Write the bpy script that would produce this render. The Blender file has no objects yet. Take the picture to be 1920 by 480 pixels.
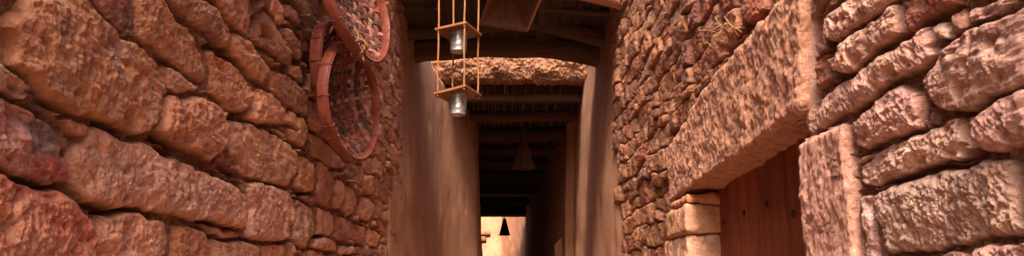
import bpy, bmesh, math, random
import numpy as np
from mathutils import Vector, Matrix, Euler

random.seed(7)
rng = np.random.default_rng(11)
R = math.radians
scene = bpy.context.scene
col = scene.collection

# ------------------------------------------------------------------ camera
EYE = 1.5
F = 1500.0
PITCH, YAW = R(11.5), R(-0.76)
cd = bpy.data.cameras.new('camera')
cam = bpy.data.objects.new('camera', cd)
col.objects.link(cam)
cam.location = (0, 0, EYE)
cam.rotation_euler = (R(90) + PITCH, 0, YAW)
cd.sensor_width = 36
cd.lens = F / 1920 * 36
cd.clip_start = 0.05
cd.clip_end = 2000
scene.camera = cam
CM = np.array(Euler((R(90) + PITCH, 0, YAW)).to_matrix())

# ------------------------------------------------------------------ light
SUN_EL, SUN_AZ = R(47), R(187)          # from behind the camera, high above the alley
w = bpy.data.worlds.new('World'); scene.world = w; w.use_nodes = True
nt = w.node_tree
sky = nt.nodes.new('ShaderNodeTexSky'); sky.sky_type = 'NISHITA'; sky.sun_disc = False
sky.sun_elevation = SUN_EL; sky.sun_rotation = SUN_AZ
sky.dust_density = 8.0; sky.air_density = 0.7; sky.ozone_density = 0.6
bg = nt.nodes['Background']; bg.inputs['Strength'].default_value = 0.095
nt.links.new(sky.outputs[0], bg.inputs['Color'])
sd = bpy.data.lights.new('sun', 'SUN'); so = bpy.data.objects.new('sun', sd); col.objects.link(so)
sd.energy = 3.0; sd.angle = R(18); sd.color = (1.0, 0.86, 0.70)
dirv = Vector((math.sin(SUN_AZ) * math.cos(SUN_EL), math.cos(SUN_AZ) * math.cos(SUN_EL), math.sin(SUN_EL)))
so.rotation_euler = dirv.to_track_quat('Z', 'Y').to_euler()
scene.view_settings.view_transform = 'Standard'
scene.view_settings.look = 'None'
scene.view_settings.exposure = 2.0
scene.view_settings.gamma = 1.0
scene.view_settings.use_curve_mapping = False
scene.cycles.max_bounces = 8
scene.cycles.diffuse_bounces = 5

# ------------------------------------------------------------------ helpers
def ray(u, v):
    d = CM @ np.array([(u - 960) / F, -(v - 240) / F, -1.0])
    return d
def on_x(u, v, X):
    d = ray(u, v); t = X / d[0]
    return d[1] * t, EYE + d[2] * t
def on_y(u, v, Y):
    d = ray(u, v); t = Y / d[1]
    return d[0] * t, EYE + d[2] * t

def tag(o, label=None, cat=None, group=None, kind=None):
    if label: o['label'] = label
    if cat: o['category'] = cat; o['kind'] = 'thing'
    if group: o['group'] = group
    if kind: o['kind'] = kind
    return o
def empty(name, loc=(0, 0, 0), rot=(0, 0, 0)):
    o = bpy.data.objects.new(name, None); col.objects.link(o)
    o.location = loc; o.rotation_euler = rot; o.empty_display_size = .1
    return o
def link_mesh(name, me, mat, parent=None, smooth=True):
    o = bpy.data.objects.new(name, me); col.objects.link(o)
    if mat: me.materials.append(mat)
    if smooth:
        me.polygons.foreach_set('use_smooth', np.ones(len(me.polygons), bool))
    if parent: o.parent = parent
    return o
def mesh_np(name, V, Fc, mat, parent=None, colr=None, smooth=True):
    me = bpy.data.meshes.new(name)
    V = np.asarray(V, float); Fc = np.asarray(Fc, np.int32)
    n = Fc.shape[1]
    me.vertices.add(len(V)); me.vertices.foreach_set('co', V.ravel().astype(np.float32))
    me.loops.add(Fc.size); me.loops.foreach_set('vertex_index', Fc.ravel())
    me.polygons.add(len(Fc))
    me.polygons.foreach_set('loop_start', (np.arange(len(Fc)) * n).astype(np.int32))
    me.polygons.foreach_set('loop_total', np.full(len(Fc), n, np.int32))
    me.update(calc_edges=True)
    if colr is not None:
        a = me.color_attributes.new('Col', 'FLOAT_COLOR', 'POINT')
        c4 = np.ones((len(V), 4), np.float32); c4[:, :3] = colr
        a.data.foreach_set('color', c4.ravel())
    return link_mesh(name, me, mat, parent, smooth)
def grid_faces(nr, nc, keep=None):
    i = np.arange(nr - 1)[:, None] * nc + np.arange(nc - 1)[None, :]
    f = np.stack([i, i + 1, i + nc + 1, i + nc], -1)
    if keep is not None: return f[keep]
    return f.reshape(-1, 4)
class MB:
    """collects tubes, boxes and strips for one mesh"""
    def __init__(s): s.v = []; s.f = []; s.c = []
    def add(s, vs, fs, c=None):
        n = len(s.v); s.v += [tuple(map(float, p)) for p in vs]; s.f += [tuple(i + n for i in f) for f in fs]
        s.c += [c or (1, 1, 1)] * len(vs)
    def box(s, lo, hi, M=None, c=None):
        (a, b, d), (e, f, g) = lo, hi
        vs = [(a, b, d), (e, b, d), (e, f, d), (a, f, d), (a, b, g), (e, b, g), (e, f, g), (a, f, g)]
        if M: vs = [M @ Vector(p) for p in vs]
        s.add(vs, [(0, 3, 2, 1), (4, 5, 6, 7), (0, 1, 5, 4), (1, 2, 6, 5), (2, 3, 7, 6), (3, 0, 4, 7)], c)
    def tube(s, pts, r, n=8, c=None, cap=True, twist=0.0):
        pts = [Vector(p) for p in pts]; vs = []; fs = []
        m = len(pts)
        rr = r if hasattr(r, '__len__') else [r] * m
        for i, p in enumerate(pts):
            t = (pts[min(i + 1, m - 1)] - pts[max(i - 1, 0)])
            if t.length < 1e-9: t = Vector((0, 0, 1))
            t.normalize()
            a = t.cross(Vector((0.13, 0.2, 1)) if abs(t.z) < .9 else Vector((1, .1, 0))).normalized(); b = t.cross(a)
            for k in range(n):
                an = 2 * math.pi * k / n
                rad = rr[i] * (1 + (twist * math.cos(3 * an + i * 1.1) if twist else 0))
                vs.append(p + (a * math.cos(an) + b * math.sin(an)) * rad)
        for i in range(m - 1):
            for k in range(n):
                k2 = (k + 1) % n
                fs.append((i * n + k, i * n + k2, (i + 1) * n + k2, (i + 1) * n + k))
        if cap:
            fs.append(tuple(range(n))[::-1]); fs.append(tuple((m - 1) * n + k for k in range(n)))
        s.add(vs, fs, c)
    def build(s, name, mat, parent=None, smooth=True, bevel=0):
        me = bpy.data.meshes.new(name); me.from_pydata(s.v, [], s.f)
        a = me.color_attributes.new('Col', 'FLOAT_COLOR', 'POINT')
        a.data.foreach_set('color', np.array([(x, y, z, 1) for x, y, z in s.c], np.float32).ravel())
        me.update()
        o = link_mesh(name, me, mat, parent, smooth)
        if bevel:
            m = o.modifiers.new('bevel', 'BEVEL'); m.width = bevel; m.segments = 2; m.limit_method = 'ANGLE'
        return o

# -------- noise
def _h(ix, iy, iz, seed):
    n = (ix * 374761393 + iy * 668265263 + iz * 2147483647 + seed * 1274126177) & 0xFFFFFFFF
    n = ((n ^ (n >> 13)) * 1274126177) & 0xFFFFFFFF
    n = ((n ^ (n >> 16)) * 2246822519) & 0xFFFFFFFF
    return (n ^ (n >> 15)) & 0xFFFFFFFF
_G = np.array([(1,1,0),(-1,1,0),(1,-1,0),(-1,-1,0),(1,0,1),(-1,0,1),(1,0,-1),(-1,0,-1),(0,1,1),(0,-1,1),(0,1,-1),(0,-1,-1),(1,1,0),(-1,1,0),(0,-1,1),(0,-1,-1)], np.float32)
def perlin(P, scale=1.0, seed=0):
    Q = P / scale
    I = np.floor(Q).astype(np.int64); f = (Q - I).astype(np.float32)
    w_ = f * f * f * (f * (f * 6 - 15) + 10)
    out = 0
    for dx in (0, 1):
        wx = w_[:, 0] if dx else 1 - w_[:, 0]
        for dy in (0, 1):
            wy = w_[:, 1] if dy else 1 - w_[:, 1]
            for dz in (0, 1):
                wz = w_[:, 2] if dz else 1 - w_[:, 2]
                g = _G[_h(I[:, 0] + dx, I[:, 1] + dy, I[:, 2] + dz, seed) & 15]
                out = out + wx * wy * wz * (g[:, 0] * (f[:, 0] - dx) + g[:, 1] * (f[:, 1] - dy) + g[:, 2] * (f[:, 2] - dz))
    return out
def fbm(P, scale, octv=4, seed=0, gain=.5):
    s = 0; a = 1
    for i in range(octv):
        s = s + a * perlin(P, scale / 2 ** i, seed + i * 17); a *= gain
    return s
def ridged(P, scale, octv=3, seed=0):
    s = 0; a = 1
    for i in range(octv):
        s = s + a * (1 - 2 * np.abs(perlin(P, scale / 2 ** i, seed + i * 31))); a *= .5
    return s
def hash1(i, j=0, seed=0):
    i = np.asarray(i, np.int64); j = np.asarray(j, np.int64)
    return (_h(i, j, i * 0 + 3, seed) / 4294967296.0)
def sstep(a, b, x):
    t = np.clip((x - a) / (b - a), 0, 1); return t * t * (3 - 2 * t)

# ------------------------------------------------------------------ materials
def new_mat(name, rough=.9):
    m = bpy.data.materials.new(name); m.use_nodes = True
    b = m.node_tree.nodes['Principled BSDF']; b.inputs['Roughness'].default_value = rough
    b.inputs['Specular IOR Level'].default_value = .25
    return m, m.node_tree, b
def N(t, ty, **k):
    n = t.nodes.new(ty)
    for a, v in k.items(): setattr(n, a, v)
    return n
def noise(t, scale, detail=5, rough=.6, vec=None, mapping=None):
    n = N(t, 'ShaderNodeTexNoise'); n.inputs['Scale'].default_value = scale
    n.inputs['Detail'].default_value = detail; n.inputs['Roughness'].default_value = rough
    src = vec
    if mapping:
        mp = N(t, 'ShaderNodeMapping'); mp.inputs['Scale'].default_value = mapping
        t.links.new(src, mp.inputs[0]); src = mp.outputs[0]
    t.links.new(src, n.inputs['Vector'])
    return n
def ramp(t, src, stops):
    r = N(t, 'ShaderNodeValToRGB'); e = r.color_ramp.elements
    while len(e) < len(stops): e.new(.5)
    for el, (p, c) in zip(e, stops): el.position = p; el.color = (*c, 1)
    t.links.new(src, r.inputs[0]); return r
def mix(t, a, b, fac, mode='MIX'):
    m = N(t, 'ShaderNodeMix', data_type='RGBA', blend_type=mode)
    for s, x in ((6, a), (7, b)):
        if hasattr(x, 'is_output') or isinstance(x, bpy.types.NodeSocket): t.links.new(x, m.inputs[s])
        else: m.inputs[s].default_value = (*x, 1)
    if isinstance(fac, bpy.types.NodeSocket): t.links.new(fac, m.inputs[0])
    else: m.inputs[0].default_value = fac
    return m.outputs[2]
def bump(t, b, heights, dist):
    prev = None
    for h, s in heights:
        bn = N(t, 'ShaderNodeBump'); bn.inputs['Strength'].default_value = s; bn.inputs['Distance'].default_value = dist
        t.links.new(h, bn.inputs['Height'])
        if prev: t.links.new(prev.outputs[0], bn.inputs['Normal'])
        prev = bn
    t.links.new(prev.outputs[0], b.inputs['Normal'])

def stone_mat(name):
    m, t, b = new_mat(name, .95)
    at = N(t, 'ShaderNodeVertexColor', layer_name='Col')
    g = N(t, 'ShaderNodeNewGeometry'); P = g.outputs['Position']
    n1 = noise(t, 26, 8, .68, P); n2 = noise(t, 110, 5, .75, P); n3 = noise(t, 8, 5, .6, P)
    v = ramp(t, n1.outputs[0], [(.3, (.62, .56, .54)), (.5, (1, 1, 1)), (.7, (1.25, 1.25, 1.25))])
    c = mix(t, at.outputs[0], v.outputs[0], .8, 'MULTIPLY')
    v2 = ramp(t, n2.outputs[0], [(.32, (.6, .55, .52)), (.5, (1, 1, 1)), (.7, (1.2, 1.2, 1.2))])
    c = mix(t, c, v2.outputs[0], .6, 'MULTIPLY')
    # pale dust
    d = ramp(t, n3.outputs[0], [(.5, (0, 0, 0)), (.68, (1, 1, 1))])
    c = mix(t, c, (.52, .30, .21), mul(t, d.outputs[0], .3))
    t.links.new(c, b.inputs['Base Color'])
    bump(t, b, [(n1.outputs[0], .7), (n2.outputs[0], .8)], .012)
    return m
def mul(t, s, k):
    x = N(t, 'ShaderNodeMath', operation='MULTIPLY'); t.links.new(s, x.inputs[0]); x.inputs[1].default_value = k
    return x.outputs[0]
MAT = {}
MAT['stone'] = stone_mat('sandstone')

def plaster_mat(name, c0, c1, c2):
    m, t, b = new_mat(name, .95)
    g = N(t, 'ShaderNodeNewGeometry'); P = g.outputs['Position']
    n1 = noise(t, 1.6, 6, .65, P, (1, .8, .7)); n2 = noise(t, 42, 8, .75, P, (1, .6, 1)); n3 = noise(t, 170, 4, .7, P)
    r = ramp(t, n1.outputs[0], [(.3, c0), (.52, c1), (.72, c2)])
    v = ramp(t, n2.outputs[0], [(.3, (.7, .66, .64)), (.5, (1, 1, 1)), (.72, (1.2, 1.2, 1.2))])
    c = mix(t, r.outputs[0], v.outputs[0], .75, 'MULTIPLY')
    # vertical rain stains
    n4 = noise(t, 3.5, 5, .65, P, (1, 1, .22))
    s = ramp(t, n4.outputs[0], [(.34, (.7, .6, .55)), (.5, (1, 1, 1))])
    c = mix(t, c, s.outputs[0], .35, 'MULTIPLY')
    # hairline cracks
    vo = N(t, 'ShaderNodeTexVoronoi', feature='DISTANCE_TO_EDGE'); vo.inputs['Scale'].default_value = 2.1
    wn = noise(t, 6, 5, .7, P)
    ad = N(t, 'ShaderNodeVectorMath', operation='MULTIPLY_ADD'); t.links.new(wn.outputs[1], ad.inputs[0]); ad.inputs[1].default_value = (.5, .5, .5); t.links.new(P, ad.inputs[2])
    t.links.new(ad.outputs[0], vo.inputs['Vector'])
    cr = ramp(t, vo.outputs[0], [(0, (.45, .4, .38)), (.012, (1, 1, 1))])
    c = mix(t, c, cr.outputs[0], .6, 'MULTIPLY')
    t.links.new(c, b.inputs['Base Color'])
    bump(t, b, [(n2.outputs[0], .85), (n3.outputs[0], .5), (cr.outputs[0], .5)], .016)
    return m
MAT['plaster'] = plaster_mat('mud_plaster', (.30, .135, .072), (.35, .165, .092), (.40, .20, .12))
MAT['pale_plaster'] = plaster_mat('pale_mud_plaster', (.27, .12, .06), (.32, .165, .09), (.38, .23, .14))
MAT['ground'] = plaster_mat('sandy_ground', (.36, .2, .12), (.42, .25, .16), (.46, .29, .19))

def wood_mat(name, c0, c1, axis, scale=1.0, rough=.75, c2=None):
    """grain runs along axis; coordinates are the object's own"""
    m, t, b = new_mat(name, rough)
    tc = N(t, 'ShaderNodeTexCoord'); P = tc.outputs['Object']
    sc = [1, 1, 1]; sc[axis] = .06
    n1 = noise(t, 38 * scale, 6, .65, P, tuple(sc)); n2 = noise(t, 2.2, 4, .6, P)
    n3 = noise(t, 160 * scale, 3, .6, P, tuple(sc))
    r = ramp(t, n1.outputs[0], [(.33, c0), (.62, c1)])
    c = r.outputs[0]
    if c2: 
        f = ramp(t, n2.outputs[0], [(.4, (0, 0, 0)), (.62, (1, 1, 1))]); c = mix(t, c, c2, mul(t, f.outputs[0], .6))
    v = ramp(t, n3.outputs[0], [(.35, (.7, .7, .7)), (.6, (1.1, 1.1, 1.1))])
    c = mix(t, c, v.outputs[0], .5, 'MULTIPLY')
    at = N(t, 'ShaderNodeVertexColor', layer_name='Col')
    c = mix(t, c, at.outputs[0], 1, 'MULTIPLY')
    t.links.new(c, b.inputs['Base Color'])
    bump(t, b, [(n1.outputs[0], .5), (n3.outputs[0], .3)], .006)
    return m
MAT['door'] = wood_mat('door_wood', (.12, .026, .010), (.26, .064, .022), 2, .8, .6, (.08, .018, .008))
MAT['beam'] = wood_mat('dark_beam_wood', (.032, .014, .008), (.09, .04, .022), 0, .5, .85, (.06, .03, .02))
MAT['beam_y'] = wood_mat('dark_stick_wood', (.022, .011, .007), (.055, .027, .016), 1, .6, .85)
MAT['front_beam'] = wood_mat('weathered_beam_wood', (.22, .09, .04), (.42, .2, .10), 0, .5, .8)
MAT['shelf'] = wood_mat('shelf_wood', (.11, .036, .014), (.21, .078, .03), 0, 1, .55)
MAT['shade'] = wood_mat('lampshade_wood', (.08, .036, .022), (.17, .08, .045), 2, .8, .7)
MAT['hoop'] = wood_mat('basket_hoop_wood', (.10, .019, .011), (.21, .046, .022), 0, .6, .45, (.12, .03, .022))
MAT['log'] = None

def cane_mat():
    m, t, b = new_mat('basket_cane', .85)
    at = N(t, 'ShaderNodeVertexColor', layer_name='Col')
    g = N(t, 'ShaderNodeNewGeometry'); n = noise(t, 90, 4, .7, g.outputs['Position'])
    v = ramp(t, n.outputs[0], [(.3, (.6, .55, .55)), (.65, (1.2, 1.2, 1.2))])
    c = mix(t, at.outputs[0], v.outputs[0], .8, 'MULTIPLY')
    t.links.new(c, b.inputs['Base Color']); bump(t, b, [(n.outputs[0], .4)], .003)
    return m
MAT['cane'] = cane_mat()
def rope_mat():
    m, t, b = new_mat('rope_fibre', .9)
    tc = N(t, 'ShaderNodeTexCoord')
    wv = N(t, 'ShaderNodeTexWave', wave_type='BANDS', bands_direction='DIAGONAL'); wv.inputs['Scale'].default_value = 45; wv.inputs['Distortion'].default_value = 1
    t.links.new(tc.outputs['Object'], wv.inputs['Vector'])
    r = ramp(t, wv.outputs[0], [(0, (.14, .055, .022)), (1, (.33, .14, .055))])
    t.links.new(r.outputs[0], b.inputs['Base Color']); bump(t, b, [(wv.outputs[0], .8)], .003)
    return m
MAT['rope'] = rope_mat()
def metal_mat():
    m, t, b = new_mat('galvanised_metal', .33)
    b.inputs['Metallic'].default_value = .7
    tc = N(t, 'ShaderNodeTexCoord')
    vo = N(t, 'ShaderNodeTexVoronoi'); vo.inputs['Scale'].default_value = 95; t.links.new(tc.outputs['Object'], vo.inputs['Vector'])
    sx = N(t, 'ShaderNodeSeparateColor'); t.links.new(vo.outputs['Color'], sx.inputs[0])
    r = ramp(t, sx.outputs[0], [(0, (.22, .22, .21)), (1, (.55, .55, .53))])
    t.links.new(r.outputs[0], b.inputs['Base Color'])
    r2 = ramp(t, sx.outputs[1], [(0, (.32, .32, .32)), (1, (.6, .6, .6))]); t.links.new(r2.outputs[0], b.inputs['Roughness'])
    n = noise(t, 60, 3, .6, tc.outputs['Object']); bump(t, b, [(n.outputs[0], .25), (sx.outputs[2], .15)], .004)
    return m
MAT['metal'] = metal_mat()
m_, t_, b_ = new_mat('iron', .6); b_.inputs['Base Color'].default_value = (.03, .022, .02, 1); b_.inputs['Metallic'].default_value = .6; MAT['iron'] = m_
m_, t_, b_ = new_mat('straw_stalk', .8); b_.inputs['Base Color'].default_value = (.42, .24, .11, 1); MAT['straw'] = m_

# ------------------------------------------------------------------ ground
o = mesh_np('ground', [(-600, -600, 0), (600, -600, 0), (600, 600, 0), (-600, 600, 0)], [(0, 1, 2, 3)], MAT['ground'])
tag(o, kind='structure')

# ------------------------------------------------------------------ masonry
WL, WR = -0.90, 1.00
# outlines of the larger stones, in photo pixels, thrown onto the wall's own plane: (points, tint, bulge)
ORANGE, PINK, RED, PURPLE, BROWN, PALE = (.52, .205, .095), (.52, .235, .135), (.42, .125, .065), (.30, .11, .08), (.42, .165, .085), (.56, .29, .175)
LEFT = [
 ([(22,30),(45,12),(75,-20),(165,-20),(200,20),(240,60),(280,85),(310,115),(325,155),(318,190),(305,225),(288,254),(262,250),(240,237),(200,228),(178,222),(150,222),(135,210),(110,200),(80,170),(45,130),(18,105),(12,70)], ORANGE, .085),
 ([(165,-30),(270,-30),(268,10),(265,50),(255,62),(230,45),(195,15)], PURPLE, .05),
 ([(275,-20),(312,-15),(330,8),(348,35),(375,65),(392,100),(405,135),(398,152),(380,150),(350,125),(310,95),(270,68),(272,30)], ORANGE, .06),
 ([(316,-10),(340,-25),(385,-12),(415,15),(445,60),(447,88),(430,90),(415,78),(397,60),(372,42),(348,25),(330,5)], BROWN, .05),
 ([(395,-25),(470,-25),(485,5),(490,50),(480,68),(455,55),(435,36),(415,8),(402,-5)], BROWN, .05),
 ([(503,15),(523,37),(545,72),(562,103),(560,123),(545,121),(513,97),(489,77),(493,45)], BROWN, .06),
 ([(452,62),(465,65),(485,82),(505,108),(518,130),(519,148),(508,158),(495,154),(475,135),(455,112),(449,90)], ORANGE, .06),
 ([(400,90),(420,97),(450,120),(475,150),(486,175),(484,205),(470,216),(445,210),(425,195),(408,175),(406,158),(409,130)], ORANGE, .055),
 ([(318,188),(330,172),(350,188),(385,176),(405,187),(425,207),(437,235),(436,260),(425,285),(400,303),(375,292),(345,278),(315,255),(303,247),(312,220)], ORANGE, .08),
 ([(324,122),(345,124),(362,138),(372,150),(392,158),(390,168),(370,176),(350,180),(330,165)], PINK, .05),
 ([(150,270),(165,262),(180,240),(200,236),(225,245),(242,255),(280,262),(315,285),(350,305),(395,325),(430,340),(455,360),(468,385),(464,412),(455,428),(430,418),(385,415),(330,405),(270,395),(215,390),(190,380),(165,360),(150,345),(142,320),(142,290)], PINK, .075),
 ([(125,218),(165,228),(183,238),(176,258),(150,260),(135,245)], BROWN, .045),
 ([(-30,115),(10,118),(40,130),(62,150),(80,158),(78,180),(62,190),(35,180),(10,170),(-30,166)], PALE, .05),
 ([(-30,172),(10,175),(40,185),(65,200),(100,230),(135,262),(136,280),(150,300),(145,335),(120,346),(85,345),(50,335),(15,325),(-30,318)], (.46,.19,.125), .075),
 ([(-30,325),(30,335),(70,350),(110,350),(145,357),(165,380),(185,410),(193,440),(190,520),(-30,520)], RED, .08),
 ([(200,398),(235,397),(275,402),(318,414),(325,440),(318,520),(196,520),(194,440)], PINK, .06),
 ([(332,418),(360,420),(392,432),(402,448),(402,520),(324,520),(332,455)], ORANGE, .06),
 ([(378,421),(430,424),(460,433),(460,443),(435,443),(402,439)], PINK, .04),
 ([(470,342),(485,338),(520,347),(547,357),(557,375),(560,410),(552,443),(540,455),(495,452),(466,446),(470,425),(476,390)], PINK, .06),
 ([(408,445),(450,448),(492,455),(495,470),(490,520),(407,520),(403,462)], PINK, .05),
 ([(498,456),(545,461),(547,520),(497,520)], ORANGE, .05),
 ([(562,376),(575,378),(595,390),(600,415),(598,440),(585,465),(565,462),(555,448),(562,415)], PALE, .06),
 ([(602,386),(618,392),(635,402),(635,430),(628,443),(603,440)], PINK, .05),
 ([(638,403),(655,410),(668,418),(667,440),(661,455),(634,448),(637,430)], RED, .05),
 ([(671,418),(690,425),(696,433),(694,450),(687,460),(669,450)], RED, .05),
 ([(698,428),(712,431),(722,445),(715,465),(697,460)], ORANGE, .05),
 ([(595,449),(620,444),(637,456),(637,470),(620,473),(591,463)], PINK, .05),
 ([(577,470),(600,468),(617,477),(622,520),(576,520)], BROWN, .05),
 ([(640,460),(672,464),(674,475),(640,478)], PINK, .04),
 ([(442,230),(450,222),(480,232),(508,243),(540,262),(562,282),(568,310),(560,335),(550,352),(520,345),(480,335),(449,325),(440,318),(456,305),(442,285)], PINK, .065),
 ([(571,291),(590,296),(602,307),(603,340),(597,361),(577,361),(561,350),(569,325)], ORANGE, .055),
 ([(606,302),(622,312),(632,338),(630,365),(622,386),(606,380),(601,362),(606,340)], BROWN, .05),
 ([(636,340),(650,338),(657,350),(655,375),(645,394),(630,390),(634,365)], ORANGE, .05),
 ([(659,346),(672,355),(679,375),(672,400),(662,406),(650,395),(658,372)], BROWN, .05),
 ([(683,370),(700,372),(709,385),(707,405),(700,417),(680,408),(682,385)], BROWN, .05),
 ([(552,209),(567,212),(580,223),(589,240),(587,268),(580,279),(558,263),(551,240)], ORANGE, .055),
 ([(489,163),(510,167),(537,187),(547,208),(547,231),(513,236),(480,232),(478,221),(487,193)], ORANGE, .06),
 ([(521,125),(545,136),(567,150),(583,177),(590,193),(588,220),(565,208),(547,196),(525,172),(517,150)], BROWN, .055),
 ([(593,185),(605,190),(615,215),(625,240),(610,250),(593,233)], BROWN, .05),
 ([(593,245),(610,256),(635,280),(650,300),(655,315),(640,320),(615,305),(591,285)], BROWN, .05),
 ([(548,52),(565,60),(580,80),(583,110),(575,118),(563,100),(551,80)], BROWN, .05),
 ([(522,-10),(538,0),(546,20),(543,45),(530,38),(520,20)], ORANGE, .05),
 ([(549,5),(560,8),(575,30),(582,48),(567,44),(552,28)], BROWN, .04),
 ([(563,118),(575,120),(586,142),(583,158),(568,150),(557,135)], ORANGE, .04),
 ([(430,206),(440,203),(446,212),(442,224),(433,223)], PALE, .035),
 ([(517,240),(535,243),(547,252),(545,262),(528,254)], BROWN, .03),
]
RIGHT = [
 ([(1540,33),(1573,3),(1600,-25),(1680,-20),(1671,6),(1630,33),(1593,60),(1557,80),(1540,77),(1535,57)], PINK, .075),
 ([(1672,5),(1683,17),(1687,60),(1663,80),(1630,103),(1587,137),(1563,148),(1545,133),(1542,113),(1560,97),(1566,82),(1603,58),(1637,33)], PINK, .075),
 ([(1677,10),(1700,-5),(1720,-20),(1795,-20),(1790,5),(1750,30),(1720,50),(1692,58),(1687,45),(1688,25)], RED, .05),
 ([(1735,50),(1745,75),(1753,95),(1738,113),(1700,138),(1640,173),(1590,203),(1535,238),(1510,254),(1495,250),(1487,235),(1487,215),(1500,200),(1545,170),(1590,137),(1630,112),(1670,88),(1700,66),(1725,53)], PINK, .085),
 ([(1760,88),(1800,66),(1840,50),(1880,22),(1950,0),(1950,160),(1890,186),(1855,188),(1830,203),(1790,213),(1765,216),(1745,205),(1735,185),(1722,165),(1720,142),(1742,115)], PINK, .085),
 ([(1738,47),(1765,36),(1772,60),(1774,77),(1744,73)], PALE, .06),
 ([(1767,30),(1800,5),(1806,35),(1806,55),(1795,64),(1777,66)], BROWN, .06),
 ([(1812,20),(1835,10),(1860,0),(1892,-12),(1888,12),(1860,34),(1835,48),(1813,52)], PINK, .06),
 ([(1585,223),(1607,207),(1630,183),(1670,165),(1690,157),(1717,162),(1721,190),(1720,233),(1707,245),(1687,255),(1653,266),(1603,282),(1588,273)], PINK, .08),
 ([(1594,310),(1620,290),(1687,260),(1720,243),(1760,233),(1795,219),(1804,260),(1811,283),(1787,296),(1753,309),(1720,320),(1680,335),(1620,350),(1598,338)], PALE, .07),
 ([(1819,225),(1840,207),(1870,189),(1900,175),(1950,162),(1950,268),(1890,281),(1860,286),(1835,285),(1821,270)], PINK, .075),
 ([(1629,363),(1670,345),(1733,328),(1800,307),(1870,289),(1893,292),(1900,320),(1903,360),(1914,415),(1912,438),(1870,446),(1813,456),(1753,470),(1655,480),(1648,470),(1634,420)], PALE, .065),
 ([(1599,370),(1610,361),(1624,363),(1629,400),(1634,440),(1640,520),(1605,520),(1602,440)], PALE, .05),
 ([(1815,463),(1860,456),(1950,446),(1950,520),(1803,520)], PINK, .06),
 ([(1650,487),(1700,481),(1806,469),(1796,520),(1650,520)], PINK, .03),
 ([(1906,290),(1950,280),(1950,425),(1920,405),(1909,350)], BROWN, .06),
 ([(1722,195),(1732,193),(1738,215),(1737,233),(1728,238)], PINK, .04),
 ([(1805,214),(1838,204),(1822,222),(1816,237),(1798,238)], PINK, .05),
 ([(1528,241),(1550,230),(1572,223),(1582,228),(1560,238),(1537,247)], PALE, .04),
 ([(1585,303),(1596,293),(1630,281),(1640,283),(1625,291),(1591,308)], PALE, .04),
 ([(1742,312),(1780,298),(1812,291),(1810,297),(1785,308),(1750,318)], PALE, .04),
 ([(1822,290),(1850,289),(1848,296),(1824,299)], PALE, .035),
 ([(1385,-20),(1438,-25),(1437,18),(1417,40),(1397,49),(1388,40),(1385,7)], RED, .075),
 ([(1444,-25),(1480,-25),(1472,0),(1452,18),(1444,15)], PINK, .05),
 ([(1610,354),(1620,347),(1648,343),(1660,346),(1640,356),(1618,358)], PALE, .035),
]

HOLES = {-1: [(6, 92, 16, 42, .16), (113, 207, 22, 14, .08), (140, 265, 10, 12, .06), (436, 322, 22, 10, .07), (180, 385, 16, 8, .05), (300, 262, 16, 8, .04), (548, 236, 14, 6, .05), (560, 365, 12, 6, .05), (500, 62, 8, 14, .05), (590, 120, 12, 20, .06), (610, 30, 14, 40, .06)],
         1: [(1530, 55, 10, 30, .07), (1395, 62, 16, 10, .06), (1762, 82, 16, 9, .07), (1812, 283, 8, 16, .06), (1590, 290, 8, 12, .05), (1690, 70, 14, 5, .05), (1600, 345, 6, 14, .05), (1822, 56, 10, 6, .05), (1265, 248, 8, 8, .04), (1300, 60, 8, 12, .05), (1228, 170, 8, 8, .05)]}
def poly_d(P2, poly, k):
    """signed soft distance, positive inside"""
    dmin = None; acc = 0; inside = np.zeros(len(P2), bool)
    x, y = P2[:, 0], P2[:, 1]
    n = len(poly)
    for i in range(n):
        ax, ay = poly[i]; bx, by = poly[(i + 1) % n]
        ex, ey = bx - ax, by - ay; L = ex * ex + ey * ey + 1e-12
        t = np.clip(((x - ax) * ex + (y - ay) * ey) / L, 0, 1)
        d = np.hypot(x - ax - t * ex, y - ay - t * ey)
        acc = acc + np.exp(-np.minimum(d, 1.0) * k)
        if dmin is None: dmin = d; steep = np.full(len(x), abs(ey) / math.sqrt(L))
        else: steep = np.where(d < dmin, abs(ey) / math.sqrt(L), steep); dmin = np.minimum(dmin, d)
        c = ((ay > y) != (by > y)) & (x < (bx - ax) * (y - ay) / ((by - ay) if abs(by - ay) > 1e-12 else 1e-12) + ax)
        inside ^= c
    soft = -np.log(acc) / k
    return np.where(inside, np.maximum(soft, dmin * .35), -dmin), inside, steep

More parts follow.
